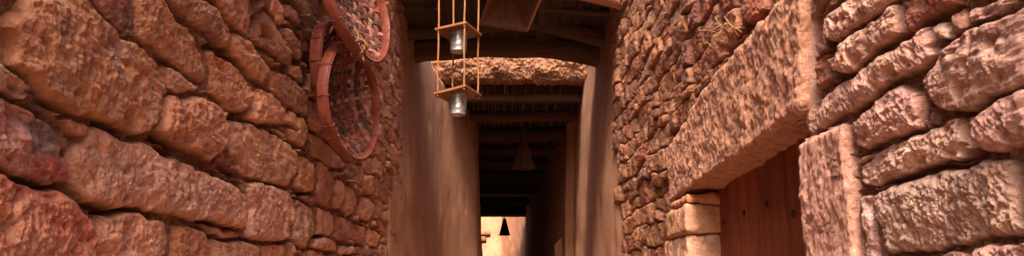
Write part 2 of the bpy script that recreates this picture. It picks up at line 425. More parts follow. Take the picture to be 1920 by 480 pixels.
def masonry(side, polys, Y, Z, Xw, rough_near, seed, proc_len, course, far_dark=0.0):
    """height above the mortar bed and colour at every (Y, Z)"""
    n = len(Y)
    P = np.stack([Y, Z, np.zeros(n)], -1)
    # warp outlines
    wa = np.clip(Y / 3.0, .6, 1.8)
    wy = (perlin(P, .16, seed) * .020 + perlin(P, .05, seed + 1) * .011) * wa
    wz = (perlin(P, .16, seed + 2) * .014 + perlin(P, .05, seed + 3) * .010)
    Yw, Zw = Y + wy, Z + wz
    Hh = np.zeros(n); C = np.zeros((n, 3)); sid = np.zeros(n, np.int64)
    dout = np.full(n, 10.0)     # distance outside traced stones
    best = np.full(n, -10.0); vert = np.zeros(n)
    for k, (pp, tint, H) in enumerate(polys):
        q = np.array([on_x(u, v, Xw - math.copysign(.02, Xw)) for u, v in pp])
        lo = q.min(0) - .12; hi = q.max(0) + .12
        m = np.where((Yw > lo[0]) & (Yw < hi[0]) & (Zw > lo[1]) & (Zw < hi[1]))[0]
        if not len(m): continue
        ys = 1.0 / (1 + max(0, q[:, 0].mean() - 3) * .35)   # far stones: keep their ends from rounding away
        c0 = q.mean(0)
        S = np.array([1.0, 1.0])
        an = float(np.clip(1.5 / q[:, 0].mean(), .28, 1))
        d, ins, stp = poly_d(np.stack([Yw[m] * an, Zw[m]], -1), q * np.array([an, 1]), 240.0)
        stp = sstep(.35, .8, stp)
        do_ = np.where(ins, 0, -d); up_ = do_ < dout[m]
        vert[m] = np.where(up_, stp, vert[m])
        dout[m] = np.minimum(dout[m], do_)
        dd = np.maximum(d - .001 - .003 * stp, 0)
        size = min(hi[0] - lo[0], hi[1] - lo[1]) - .24
        r = np.clip(size * .09, .006, .013) * (1 + .8 * stp)
        t = np.clip(dd / r, 0, 1); prof = (1 - (1 - t) ** 2.6 + 1e-9) ** .45
        r2 = size * .55
        t2 = np.clip(dd / r2, 0, 1); bul = t2 * (2 - t2)
        ty, tz = (random.uniform(-.03, .03), random.uniform(-.06, .06)); hj = random.uniform(-.006, .006)
        tilt = ty * (Y[m] - c0[0]) + tz * (Z[m] - c0[1])
        h = prof * (.042 + .25 * (H - .05) + tilt + hj) + bul * H * .10
        u_ = ins & (h > Hh[m]) & (dd > 0)
        mm = m[u_]
        Hh[mm] = h[u_]; best[mm] = d[u_]; sid[mm] = k + 1
        jit = np.array([random.uniform(.76, 1.14)] * 3) * np.array([1, random.uniform(.96, 1.03), random.uniform(.94, 1.08)])
        C[mm] = np.array(tint) * jit
    # rubble courses everywhere else
    zz = Z + perlin(P, .9, seed + 5) * .06 + perlin(P, .22, seed + 6) * .035 + 3
    yy = Y + perlin(P, .25, seed + 7) * .10 + perlin(P, .07, seed + 8) * .028
    zr = zz / course; row = np.floor(zr).astype(np.int64); fz = zr - row
    off = hash1(row, 0, seed) ; Lr = proc_len * (.75 + .6 * hash1(row, 5, seed))
    yr = yy / Lr + off * 7; cc = np.floor(yr).astype(np.int64); fy = yr - cc
    j0 = (hash1(row, cc, seed + 9) - .5) * .5; j1 = (hash1(row, cc + 1, seed + 9) - .5) * .5
    # shift cell edges
    left = fy - j0; right = 1 + j1 - fy
    cell = np.where(left < 0, cc - 1, np.where(right < 0, cc + 1, cc))
    jl = (hash1(row, cell, seed + 9) - .5) * .5; jr = (hash1(row, cell + 1, seed + 9) - .5) * .5
    fy2 = yr - cell
    an = np.clip(1.5 / np.maximum(Y, .5), .28, 1); dl = (fy2 - jl) * Lr * an; dr = (1 + jr - fy2) * Lr * an
    # split some stones in two thin ones
    split = hash1(row, cell, seed + 21) < .16
    sp = .35 + .3 * hash1(row, cell, seed + 22)
    half = np.where(split, np.where(fz > sp, 1, 2), 0)
    db = np.where(half == 1, fz - sp, fz) * course
    dt = np.where(half == 2, sp - fz, 1 - fz) * course
    kk = 200.0
    d = -np.log(np.exp(-kk * np.clip(dl, -.1, 1)) + np.exp(-kk * np.clip(dr, -.1, 1)) + np.exp(-kk * np.clip(db, -.1, 1)) + np.exp(-kk * np.clip(dt, -.1, 1))) / kk
    pv = (np.minimum(dl, dr) < np.minimum(db, dt)) & (dout > .014)
    vert = np.where(dout > .014, pv * 1.0, vert)
    d = np.minimum(d, dout - .014)
    hid = hash1(row * 3 + half, cell, seed + 30)
    dd = np.maximum(d - .002, 0); r = .011
    t = np.clip(dd / r, 0, 1); prof = (1 - (1 - t) ** 2.4 + 1e-9) ** .45
    Hp = .028 + .030 * hid
    hy = hash1(row * 3 + half, cell, seed + 31) - .5; hz = hash1(row * 3 + half, cell, seed + 32) - .5
    tilt = hy * .07 * (fy2 - .5) * Lr * 2 + hz * .24 * (fz - .5) * course
    h = prof * np.maximum(Hp + tilt, .016) + np.clip(dd / .05, 0, 1) * .006
    u_ = (best < 0) & (d > 0)
    Hh[u_] = h[u_]; best[u_] = d[u_]; sid[u_] = 1000 + (row * 3 + half)[u_] * 97 + cell[u_]
    pal = np.array([ORANGE, PINK, RED, BROWN, BROWN, ORANGE, PURPLE, BROWN]) * (.74 - .20 * far_dark)  # rubble's own dark tone, plus canopy shade put into its colour
    C[u_] = pal[(hid[u_] * 7.99).astype(int)] * (.82 + .3 * hy[u_] + .15)[:, None]
    # mortar and small chips
    mort = best <= 0
    pe = fbm(P, .05, 3, seed + 40)
    bedh = .017 + .011 * vert + .010 * pe + .012 * np.maximum(perlin(P, .11, seed + 41), 0) - .055 * sstep(.02, .30, perlin(P, .20, seed + 42))
    vo = perlin(P, .018, seed + 43); bedh = bedh + np.maximum(vo, 0) * .010
    Cm = np.array((.25, .105, .055))
    soft = sstep(0, .008, best)
    H2 = np.where(mort, bedh, np.maximum(Hh, bedh * (1 - soft)))
    C = np.where(mort[:, None], Cm, C * soft[:, None] + Cm * (1 - soft[:, None]))
    # broken faces: each stone gets its own noise offset
    so_ = (sid % 97)[:, None] * np.array([3.1, 1.7, 2.3])
    Q = P + so_
    amp = sstep(0, .02, best)
    f1 = fbm(Q, .16, 2, seed + 50) * .008
    f2 = ridged(Q * np.array([.8, 1.2, 1]), .034, 3, seed + 51) * .0014
    hs = hash1(sid, 3, seed + 90); hs2 = hash1(sid, 4, seed + 91)
    f3 = (fbm(Q, .014, 3, seed + 52) * .0046 + np.minimum(perlin(Q, .009, seed + 56), .1) * .0030) * (.30 + .9 * hs) + fbm(Q, .045, 2, seed + 55) * .0035
    f3 = f3 + fbm(Q * np.array([.35, 1.6, 1]), .035, 3, seed + 57) * .0045 * (hs2 > .6)          # bedded stones
    if side > 0:                                                                                 # slanting tool strokes
        a_ = (Q[:, 0] + Q[:, 1]) * .7071; b_ = (Q[:, 0] - Q[:, 1]) * .7071
        f3 = f3 + ridged(np.stack([a_ * .22, b_, Q[:, 2]], -1), .020, 2, seed + 58) * .0026 * (hs2 < .55)
    f3 = f3 - np.maximum(perlin(Q, .075, seed + 59) - .26, 0) * .045
    st = perlin(Q * np.array([1, 1.25, 1]), .12, seed + 53) * 3.2     # broken steps
    f4 = (np.floor(st) + sstep(.35, .65, st - np.floor(st))) * .0022
    pk = np.maximum(perlin(Q, .030, seed + 54) - .18, 0) * -.020
    rough_k = rough_near * (1 - .3 * sstep(3, 5, Y))
    H2 = H2 + amp * (f1 + f2 + f3 + f4 + pk) * rough_k + (1 - amp) * (fbm(P, .03, 3, seed + 60) * .006)
    for (hu, hv, ru, rv, dp) in HOLES[side]:
        y0, z0 = on_x(hu, hv, Xw); y1, _ = on_x(hu + ru, hv, Xw); _, z1 = on_x(hu, hv - rv, Xw)
        e = ((Y - y0) / (y1 - y0)) ** 2 + ((Z - z0) / (z1 - z0)) ** 2 + perlin(P, .04, 9) * .8
        H2 = H2 - dp * (1 - sstep(.3, 1.2, e))
    # mineral colour patches
    ca = fbm(Q, .20, 4, seed + 70); cb = fbm(Q, .07, 3, seed + 71)
    C = C * (1 + .28 * cb + .12 * ca)[:, None]
    pm = sstep(.18, .42, ca)[:, None] * .45 * amp[:, None]
    C = C * (1 - pm) + np.array((.30, .125, .095)) * pm
    pm = sstep(.15, .4, -ca)[:, None] * .4 * amp[:, None]
    C = C * (1 - pm) + np.array((.56, .27, .15)) * pm
    return H2, C

def blend_patch(C, Y, Z, cu, cv, ru, rv, Xw, colr, k, seed, side):
    """a stain with its own shape on one stone"""
    y0, z0 = on_x(cu, cv, Xw); y1, _ = on_x(cu + ru, cv, Xw); _, z1 = on_x(cu, cv - rv, Xw)
    P = np.stack([Y, Z, Y * 0], -1)
    e = np.sqrt(((Y - y0) / (y1 - y0)) ** 2 + ((Z - z0) / (z1 - z0)) ** 2) + fbm(P, .05, 3, seed) * .9
    m = (1 - sstep(.75, 1.05, e)) * k
    return C * (1 - m[:, None]) + np.array(colr) * m[:, None]

def wall_grid(X, u0, u1, du, near_cols, far_y, q0, q1, nrow, zlo, zhi, nlo, nhi):
    us = np.arange(min(u0, u1), max(u0, u1), du)
    Yc = abs(X) * F / np.abs(us - 940); Yc = np.sort(Yc)
    Yn = np.linspace(near_cols, Yc[0], 230, endpoint=False)
    Yc = np.concatenate([Yn, Yc[Yc < far_y], [far_y]])
    rows = []
    lo = np.maximum(EYE + q0 * np.maximum(Yc, 1.0), zlo + .1); hi = np.minimum(EYE + q1 * np.maximum(Yc, 1.6), zhi - .1)
    a = np.linspace(0, 1, nlo, endpoint=False)[:, None]; b_ = np.linspace(0, 1, nrow, endpoint=False)[:, None]; c = np.linspace(0, 1, nhi)[:, None]
    Zg = np.concatenate([zlo + (lo - zlo) * a, lo + (hi - lo) * b_, hi + (zhi - hi) * c])
    Yg = np.broadcast_to(Yc, Zg.shape)
    return Yg.copy(), Zg
WALL_TOP = 4.6
# left wall
def build_left():
    Yg, Zg = wall_grid(WL, -30, 752, 1.05, -.7, 6.95, -.03, .46, 540, -.02, WALL_TOP, 80, 150)
    sh = Yg.shape; Y = Yg.ravel(); Z = Zg.ravel()
    H, C = masonry(-1, LEFT, Y, Z, WL, 1.0, 101, .30, .135)
    C = blend_patch(C, Y, Z, 75, 245, 42, 52, WL, (.15, .095, .085), .85, 5, -1)
    C = blend_patch(C, Y, Z, 104, 60, 12, 42, WL, (.17, .08, .055), .75, 6, -1)
    C = blend_patch(C, Y, Z, 190, 60, 12, 28, WL, (.22, .10, .07), .5, 7, -1)
    C = blend_patch(C, Y, Z, 215, 100, 22, 50, WL, (.27, .14, .11), .55, 8, -1)
    C = blend_patch(C, Y, Z, 90, 318, 40, 18, WL, (.36, .07, .045), .8, 9, -1)
    C = blend_patch(C, Y, Z, 320, 350, 110, 30, WL, (.40, .20, .15), .5, 10, -1)
    C = C * np.array((1.0, 1.07, 1.2))
    # slow lean of the whole wall
    P = np.stack([Y, Z, Y * 0], -1)
    H = H + perlin(P, 1.7, 3) * .03
    V = np.stack([WL - .035 + H, Y, Z], -1)
    f = grid_faces(*sh)
    root = tag(empty('stone_wall', (WL - .3, 2.5, 0)), 'long sandstone rubble wall on the left where the round woven baskets hang', 'wall')
    o = mesh_np('masonry', V - np.array([WL - .3, 2.5, 0]), f, MAT['stone'], root, C)
    b = MB(); b.box((-.5, -3.2, -.05), (.19, 4.4, WALL_TOP)); o = b.build('wall_core', MAT['plaster'], root, False)
build_left()

# right wall with its doorway
DY0, DY1, DZ = 2.555, 4.20, EYE + .54
def rbox(name, lo, hi, res, mat, parent, tint, seed, amp=.008, rnd=.02, peck=0.0, org=(0, 0, 0), taper=None, cvar=.2):
    """a rough hewn block: dense box, rounded edges, displaced faces"""
    lo = np.array(lo); hi = np.array(hi); c = (lo + hi) / 2; h = (hi - lo) / 2
    Vs = []; Fs = []; base = 0
    for ax in range(3):
        a, b = [i for i in range(3) if i != ax]
        na = max(2, int((hi[a] - lo[a]) / res)) + 1; nb = max(2, int((hi[b] - lo[b]) / res)) + 1
        ga, gb = np.meshgrid(np.linspace(-1, 1, na), np.linspace(-1, 1, nb), indexing='ij')
        for s in (-1, 1):
            v = np.zeros((na * nb, 3)); v[:, a] = ga.ravel() * h[a]; v[:, b] = gb.ravel() * h[b]; v[:, ax] = s * h[ax]
            f = grid_faces(na, nb) + base
            flip = (s > 0) == (ax == 1)
            if flip: f = f[:, ::-1]
            Vs.append(v); Fs.append(f); base += len(v)
    V = np.concatenate(Vs); f = np.concatenate(Fs)
    inner = np.maximum(h - rnd, .001)
    q = np.clip(V, -inner, inner); dlt = V - q; L = np.linalg.norm(dlt, axis=1) + 1e-9
    nrm = dlt / L[:, None]
    V = q + nrm * np.minimum(L, rnd)[:, None]
    W = V + c
    if taper is not None: W = taper(W)
    S = W + seed * 1.37
    D = fbm(S, .16, 3, seed) * amp * 1.4 + fbm(S, .04, 3, seed + 4) * amp * .8 + ridged(S, .09, 2, seed + 8) * amp * .3
    st = perlin(S, .1, seed + 9) * 3; D = D + (np.floor(st) + sstep(.35, .65, st - np.floor(st))) * amp * .35
    if peck:
        A = S * np.array([1, 1.1, .8])
        D = D - peck * 1.5 * np.abs(perlin(A, .05, seed + 13)) - peck * 1.0 * np.abs(perlin(A, .026, seed + 15)) + fbm(A, .013, 2, seed + 17) * .0035
    W = W + nrm * D[:, None]
    ca = fbm(S, .22, 4, seed + 20); cb = fbm(S, .06, 3, seed + 21)
    C = np.array(tint) * (1 + cvar * cb + cvar * .5 * ca)[:, None]
    pm = sstep(.12, .4, ca)[:, None] * .45; C = C * (1 - pm) + np.array((.36, .16, .13)) * pm
    return mesh_np(name, W - np.array(org), f, mat, parent, C)

def build_right():
    Yg, Zg = wall_grid(WR, 1128, 1950, 1.05, -.7, 6.95, -.03, .46, 540, -.02, WALL_TOP, 80, 150)
    sh = Yg.shape; Y = Yg.ravel(); Z = Zg.ravel()
    H, C = masonry(1, RIGHT, Y, Z, WR, 1.0, 401, .30, .145, .5)
    P = np.stack([Y, Z, Y * 0], -1)
    # rendered pocket of smooth mortar between the lintel's end and the boulders
    y0, z0 = on_x(1505, 90, WR)
    m = np.exp(-(((Y - y0) / .10) ** 2 + ((Z - z0 - .05) / .42) ** 2) ** 2)
    inst = np.zeros(len(Y))
    H = np.maximum(H, m * (.055 + .008 * perlin(P, .1, 77)))
    C = C * (1 - .8 * m[:, None]) + np.array((.50, .25, .16)) * .8 * m[:, None]
    C = C * (np.array((.98, 1.0, 1.04)) + np.array((.03, .22, .56)) * (1 - sstep(2.2, 3.4, Y))[:, None])  # near end made paler and pinker: sky light put into the stone colour
    H = H + perlin(P, 1.9, 8) * .025
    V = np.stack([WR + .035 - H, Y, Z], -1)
    fa = grid_faces(*sh)
    cy = Y[fa].mean(1); cz = Z[fa].mean(1)
    keep = ~((cy > DY0) & (cy < DY1) & (cz < DZ + .03))
    keep &= ~((cy > 2.52) & (cy < 4.52) & (cz > EYE + .6) & (cz < EYE + .80))
    org = np.array([WR + .3, 2.5, 0])
    root = tag(empty('stone_wall', org), 'sandstone rubble wall on the right with a huge lintel over a wooden door', 'wall')
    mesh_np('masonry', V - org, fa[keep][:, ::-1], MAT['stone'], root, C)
    b = MB()
    b.box((-.19, -3.2, -.05), (.5, DY0 - 2.5 - .1, WALL_TOP)); b.box((-.19, DY1 - 2.5 + .1, -.05), (.5, 4.4, WALL_TOP))
    b.box((-.19, DY0 - 2.5 - .09, DZ + .1), (.5, DY1 - 2.5 + .09, WALL_TOP - .01)); b.box((.1, DY0 - 2.5 - .09, -.05), (.5, DY1 - 2.5 + .09, DZ + .09))
    b.build('wall_core', MAT['plaster'], root, False)
    # lintel: traced end heights, one hewn slab
    def tp(W):
        t = np.clip((W[:, 1] - 2.39) / (4.61 - 2.39), 0, 1)
        top = (W[:, 2] - (EYE + .575)) / .395
        W = W.copy()
        W[:, 2] -= np.clip(top, 0, 1) * .145 * sstep(.45, 1.0, t)
        W[:, 2] += np.clip(top, 0, 1) * .02 * (1 - sstep(0, .5, t))
        W[:, 2] -= (1 - np.clip(top, 0, 1)) * .08 * t
        W[:, 1] += (1 - np.clip(top, 0, 1)) * .08 * (1 - sstep(0, .5, t))
        return W
    rbox('lintel', (.962, 2.43, EYE + .575), (1.36, 4.61, EYE + .97), .005, MAT['stone'], root, (.42, .20, .125), 71, .0065, .022, .0052, org, tp)
    # jambs
    rbox('door_jamb', (.972, 2.235, 0), (1.33, 2.59, EYE + .475), .006, MAT['stone'], root, (.52, .27, .20), 31, .0045, .022, .004, org)
    for k, (lo, hi, tint) in enumerate([
        ((.955, 4.10, EYE + .443), (1.3, 4.5, EYE + .490), (.50, .21, .10)),
        ((.945, 4.11, EYE + .29), (1.33, 4.60, EYE + .438), (.52, .255, .145)),
        ((.955, 4.13, EYE + .04), (1.33, 4.72, EYE + .285), (.55, .30, .19)),
        ((.945, 4.16, EYE - .22), (1.33, 4.60, EYE + .035), (.50, .26, .16)),
        ((.95, 4.15, EYE - .60), (1.33, 4.7, EYE - .225), (.47, .23, .14)),
        ((.945, 4.17, EYE - .97), (1.33, 4.64, EYE - .605), (.52, .26, .15)),
        ((.945, 4.15, 0), (1.33, 4.7, EYE - .975), (.47, .23, .14))]):
        rbox('quoin', lo, hi, .010, MAT['stone'], root, tint, 41 + k, .006, .02, .004 if k else 0, org)
    # door: vertical boards, iron nails
    droot_x = 1.145
    d = MB()
    y = 2.45; k = 0
    while y < 4.3:
        wd = random.uniform(.125, .165)
        sh_ = random.uniform(.7, 1.15)
        d.box((-.02 + random.uniform(-.002, .002), y + .003 - 2.5, 0), (.025, y + wd - .003 - 2.5, EYE + .62), None, (sh_, sh_ * random.uniform(.9, 1), sh_ * .95))
        y += wd; k += 1
    dr = d.build('door', MAT['door'], root, False, .002)
    dr.location = (droot_x - org[0], 0, 0)
    for (u, v) in [(1357, 417), (1395, 400), (1437, 383), (1487, 400)]:
        yy, zz = on_x(u, v, droot_x - .022)
        nb = MB(); nb.tube([(0, 0, 0), (-.006, 0, 0), (-.009, 0, 0)], [.016, .013, .006], 12)
        no = nb.build('nail', MAT['iron'], dr); no.location = (-.0205, yy - 2.5, zz)
build_right()

# ------------------------------------------------------------------ plaster walls of the passage
def plaster_wall(name, path, zt, label, side, seed, thick=.5, amp=1.0, mat='plaster', batter=.03, res=.05):
    """path: list of (y, x) going away from the camera"""
    path = np.array(path, float)
    seg = np.hypot(np.diff(path[:, 0]), np.diff(path[:, 1])); s = np.concatenate([[0], np.cumsum(seg)])
    n = int(s[-1] / res) + 1
    ss = np.linspace(0, s[-1], n); yc = np.interp(ss, s, path[:, 0]); xc = np.interp(ss, s, path[:, 1])
    zt_ = np.interp(yc, [a for a, _ in zt], [b for _, b in zt]) if hasattr(zt, '__len__') else np.full(n, zt)
    nz = 90
    tz = np.linspace(0, 1, nz)[:, None]
    Zg = tz * zt_[None, :] - .02
    Yg = np.broadcast_to(yc, Zg.shape); Xg = np.broadcast_to(xc, Zg.shape)
    P = np.stack([Yg.ravel(), Zg.ravel(), Xg.ravel()], -1)
    D = fbm(P, .9, 2, seed) * .022 + fbm(P, .25, 3, seed + 3) * .004 + np.maximum(perlin(P, .35, seed + 8) - .2, 0) * -.03
    D = D.reshape(Zg.shape) * amp
    lean = batter * (EYE + 1.4 - Zg)
    # wavy hand-made near edge
    edge = np.exp(-(Yg - yc[0]) / .12)
    Ysh = edge * (perlin(P, .25, seed + 11).reshape(Zg.shape) * .08 - .10 * np.clip(EYE + 1.6 - Zg, 0, 2))
    Xf = Xg - side * (lean + D)
    # fold back into the wall at the near end
    V = np.stack([Xf, Yg + Ysh, Zg], -1)
    back = V[:, :1].copy(); back[..., 0] += side * (thick + .1); 
    roundc = V[:, :1].copy(); roundc[..., 0] += side * .05; roundc[..., 1] -= .02
    endb = V[:, -1:].copy(); endb[..., 0] = endb[..., 0] + side * (thick)
    V = np.concatenate([back, roundc, V, endb], 1)
    nr, nc = V.shape[:2]
    f = grid_faces(nr, nc)
    if side > 0: f = f[:, ::-1]
    # top cap back
    o0 = np.array([path[0, 1], path[0, 0], 0])
    Vt = V[-1].copy(); Vt[:, 0] = Vt[:, 0] + side * thick
    VV = np.concatenate([V.reshape(-1, 3), Vt]); b0 = nr * nc; t0 = (nr - 1) * nc
    ft = np.array([(t0 + i, t0 + i + 1, b0 + i + 1, b0 + i) for i in range(nc - 1)])
    f = np.concatenate([f, ft])
    o = mesh_np(name, VV - o0, f, MAT[mat])
    o.location = o0
    return tag(o, label, 'wall')
plaster_wall('plaster_wall', [(6.45, -.915), (6.75, -.90), (8.0, -.855), (10.5, -.775), (11.6, -.62), (12.6, -.40), (13.3, -.36), (15, -.42), (22, -.58), (27, -.66)],
             [(6, 4.2), (8.05, 4.2), (8.1, 4.2), (10.6, 4.3), (27, 4.5)], 'smooth mud plaster wall on the left of the passage, curving inward with rain streaks', -1, 201, res=.04)
plaster_wall('plaster_wall', [(6.45, 1.03), (6.75, 1.0), (8.0, .965), (10.5, 1.085), (13.2, 1.20), (13.3, 1.05)],
             4.3, 'lit mud plaster wall on the right of the passage entrance, beside the rubble wall', 1, 231, res=.04)
plaster_wall('plaster_wall', [(13.42, 1.13), (16, 1.0), (22, .86), (27, .78)],
             4.5, 'dim plaster wall deep in the passage on the right, beyond the dark doorway', 1, 251, amp=.8)
# closes the side niche behind the recess
nb = MB(); nb.box((0, -1.0, 0), (.3, 1.2, 3.6)); no = nb.build('niche_wall', MAT['plaster'], None, False); no.location = (1.75, 13.8, 0)
tag(no, 'shadowed back wall of the side recess on the right of the passage', 'wall')

# ------------------------------------------------------------------ front canopy of beams
def beam_mb(pts, w_, h_, seed, n=40, org=(0, 0, 0), rough=.012, round_=.6, c=None):
    """squared timber along a polyline of (x, y, z)=centre, superellipse section"""
    pts = np.array(pts, float); s = np.concatenate([[0], np.cumsum(np.linalg.norm(np.diff(pts, axis=0), axis=1))])
    ss = np.linspace(0, s[-1], n); cen = np.stack([np.interp(ss, s, pts[:, i]) for i in range(3)], -1)
    # smooth
    for _ in range(3): cen[1:-1] = (cen[:-2] + 2 * cen[1:-1] + cen[2:]) / 4
    k = 20; th = np.linspace(0, 2 * math.pi, k, endpoint=False)
    cy = np.sign(np.cos(th)) * np.abs(np.cos(th)) ** round_ * w_ / 2; cz = np.sign(np.sin(th)) * np.abs(np.sin(th)) ** round_ * h_ / 2
    V = cen[:, None, :] + np.stack([np.zeros(k), cy, cz], -1)[None]
    V = V.reshape(-1, 3)
    cc = np.repeat(cen, k, 0); d = V - cc; d /= np.linalg.norm(d, axis=1)[:, None] + 1e-9
    D = perlin(V * np.array([.25, 1, 1]), .07, seed) * rough + perlin(V, .35, seed + 1) * rough * 1.5
    V = V + d * D[:, None]
    fs = []
    for i in range(n - 1):
        for j in range(k):
            j2 = (j + 1) % k; fs.append((i * k + j, i * k + j2, (i + 1) * k + j2, (i + 1) * k + j))
    fs.append(tuple(range(k))[::-1]); fs.append(tuple((n - 1) * k + j for j in range(k)))
    m = MB(); m.add(V - np.array(org), fs, c); return m
croot = tag(empty('canopy_roof', (0, 7.2, 4.0)), 'dark timber canopy of crossing beams over the entrance of the passage', 'roof')
co = (0, 7.2, 4.0)
def zpx(v, Y, u=940): return on_y(u, v, Y)[1]
# arched back beam
arch = []
for u, v in [(700, 128), (780, 109), (860, 100), (940, 97), (1020, 100), (1080, 107), (1122, 116), (1200, 135)]:
    x, z = on_y(u, v, 7.85); arch.append((x, 7.98, z + .10))
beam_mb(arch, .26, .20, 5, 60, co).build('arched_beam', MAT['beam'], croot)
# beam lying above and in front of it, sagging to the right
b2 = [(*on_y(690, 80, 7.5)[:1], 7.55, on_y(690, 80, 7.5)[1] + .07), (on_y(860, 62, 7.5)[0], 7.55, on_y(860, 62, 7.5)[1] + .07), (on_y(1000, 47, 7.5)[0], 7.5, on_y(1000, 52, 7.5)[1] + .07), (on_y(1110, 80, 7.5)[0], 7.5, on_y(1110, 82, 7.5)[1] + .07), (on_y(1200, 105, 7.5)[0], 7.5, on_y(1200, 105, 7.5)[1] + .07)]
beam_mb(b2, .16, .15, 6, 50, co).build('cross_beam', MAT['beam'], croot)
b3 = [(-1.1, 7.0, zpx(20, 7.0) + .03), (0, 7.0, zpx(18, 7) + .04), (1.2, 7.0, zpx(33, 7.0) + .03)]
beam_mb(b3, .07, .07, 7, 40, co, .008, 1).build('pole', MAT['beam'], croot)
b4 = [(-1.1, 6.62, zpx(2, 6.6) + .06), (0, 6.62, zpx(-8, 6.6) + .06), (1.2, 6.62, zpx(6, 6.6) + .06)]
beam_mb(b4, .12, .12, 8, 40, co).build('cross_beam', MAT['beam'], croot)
# pale front beam, bowed down at the right end
b5 = [(-1.15, 6.3, zpx(-38, 6.25)), (0, 6.3, zpx(-48, 6.25)), (on_y(1080, -20, 6.25)[0], 6.3, zpx(-27, 6.25)), (on_y(1150, -8, 6.25)[0], 6.3, zpx(-12, 6.25)), (on_y(1195, 3, 6.25)[0], 6.3, zpx(4, 6.25)), (1.3, 6.3, zpx(22, 6.25))]
beam_mb(b5, .17, .17, 9, 60, co, .010).build('front_beam', MAT['front_beam'], croot)
# boards laid over the beams
bb = MB(); x = -1.25
while x < 1.35:
    wd = random.uniform(.05, .12)
    z = 4.04 + random.uniform(-.012, .012) - 4.0
    s_ = random.uniform(.7, 1.1)
    bb.box((x + .003, 6.15 - 7.2 + random.uniform(-.05, .05), z), (x + wd - .003, 8.2 - 7.2, z + .03), None, (s_, s_, s_))
    x += wd
bb.box((-1.4, 6.25 - 7.2, .085), (1.45, 8.15 - 7.2, .2))
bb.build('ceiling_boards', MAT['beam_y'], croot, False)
# slanting prop boards under the canopy, left
for (a, b) in [((735, 8), (800, 60)), ]:
    pass

# ------------------------------------------------------------------ mud covered beam and passage roof
def lumpy_log(name, y, z, r, x0, x1, mat, seed, parent=None, org=(0, 0, 0), amp=.03, n=120, k=48, sag=0., tint=(.45, .24, .15)):
    xs = np.linspace(x0, x1, n); th = np.linspace(0, 2 * math.pi, k, endpoint=False)
    X, T = np.meshgrid(xs, th, indexing='ij')
    d = np.stack([np.zeros_like(T), np.cos(T), np.sin(T)], -1).reshape(-1, 3)
    c = np.stack([X, np.full_like(X, y), z - sag * ((X - (x0 + x1) / 2) / (x1 - x0) * 2) ** 2], -1).reshape(-1, 3)
    P = c + d * r
    D = fbm(P, .18, 4, seed) * amp * 1.2 + ridged(P, .06, 3, seed + 5) * amp * .30 + fbm(P, .03, 3, seed + 9) * amp * .5
    V = c + d * (r + D)[:, None]
    C = np.array(tint) * (1 + .35 * fbm(P, .1, 3, seed + 12))[:, None]
    i = np.arange(n - 1)[:, None]; j = np.arange(k)[None, :]; j2 = (j + 1) % k
    f = np.stack([i * k + j, i * k + j2, (i + 1) * k + j2, (i + 1) * k + j], -1).reshape(-1, 4)
    return mesh_np(name, V - np.array(org), f, mat, parent, C)
zm = on_y(940, 167, 10.5)[1]
o = lumpy_log('mud_beam', 0, 0, .255, -1.2, 1.5, MAT['stone'], 81, None, amp=.036, tint=(.20, .088, .045), sag=.02, n=420, k=150)
o.location = (0, 10.72, zm + .41)
tag(o, 'thick lumpy mud covered beam spanning the passage behind the canopy', 'beam')
b = MB(); b.box((-1.25, 0, 0), (1.55, 17.2, .3)); 
tr = tag(empty('passage_roof', (0, 10.6, zm + .2)), 'low dark roof of logs and brushwood over the long passage', 'roof')
bs = MB(); x = -1.2
rs = random.Random(3)
while x < 1.5:
    r_ = rs.uniform(.008, .018)
    bs.tube([(x + r_, .1, rs.uniform(0, .02)), (x + r_ + rs.uniform(-.05, .05), 6, rs.uniform(0, .02)), (x + r_ + rs.uniform(-.08, .08), 16.6, rs.uniform(0, .02))], r_, 6)
    x += 2 * r_ + rs.uniform(0, .01)
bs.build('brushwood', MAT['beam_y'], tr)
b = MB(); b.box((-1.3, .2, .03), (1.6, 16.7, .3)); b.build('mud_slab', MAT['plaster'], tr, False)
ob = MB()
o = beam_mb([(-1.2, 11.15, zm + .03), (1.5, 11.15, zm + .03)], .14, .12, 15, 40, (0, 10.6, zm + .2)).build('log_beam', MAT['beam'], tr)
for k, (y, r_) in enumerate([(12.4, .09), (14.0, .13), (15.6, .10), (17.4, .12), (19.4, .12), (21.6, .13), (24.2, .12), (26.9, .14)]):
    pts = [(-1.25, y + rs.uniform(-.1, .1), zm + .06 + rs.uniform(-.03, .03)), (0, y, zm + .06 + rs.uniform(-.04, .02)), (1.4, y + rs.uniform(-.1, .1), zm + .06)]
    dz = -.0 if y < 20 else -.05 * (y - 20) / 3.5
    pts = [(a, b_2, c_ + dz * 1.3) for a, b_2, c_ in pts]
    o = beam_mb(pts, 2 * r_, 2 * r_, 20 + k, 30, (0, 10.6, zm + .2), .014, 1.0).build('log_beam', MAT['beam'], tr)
# end fascia: the roof drops at the far mouth
b = MB(); b.box((-1.2, 16.3, -.42), (1.3, 16.65, .1)); b.build('end_beam', MAT['beam'], tr, True, .03)

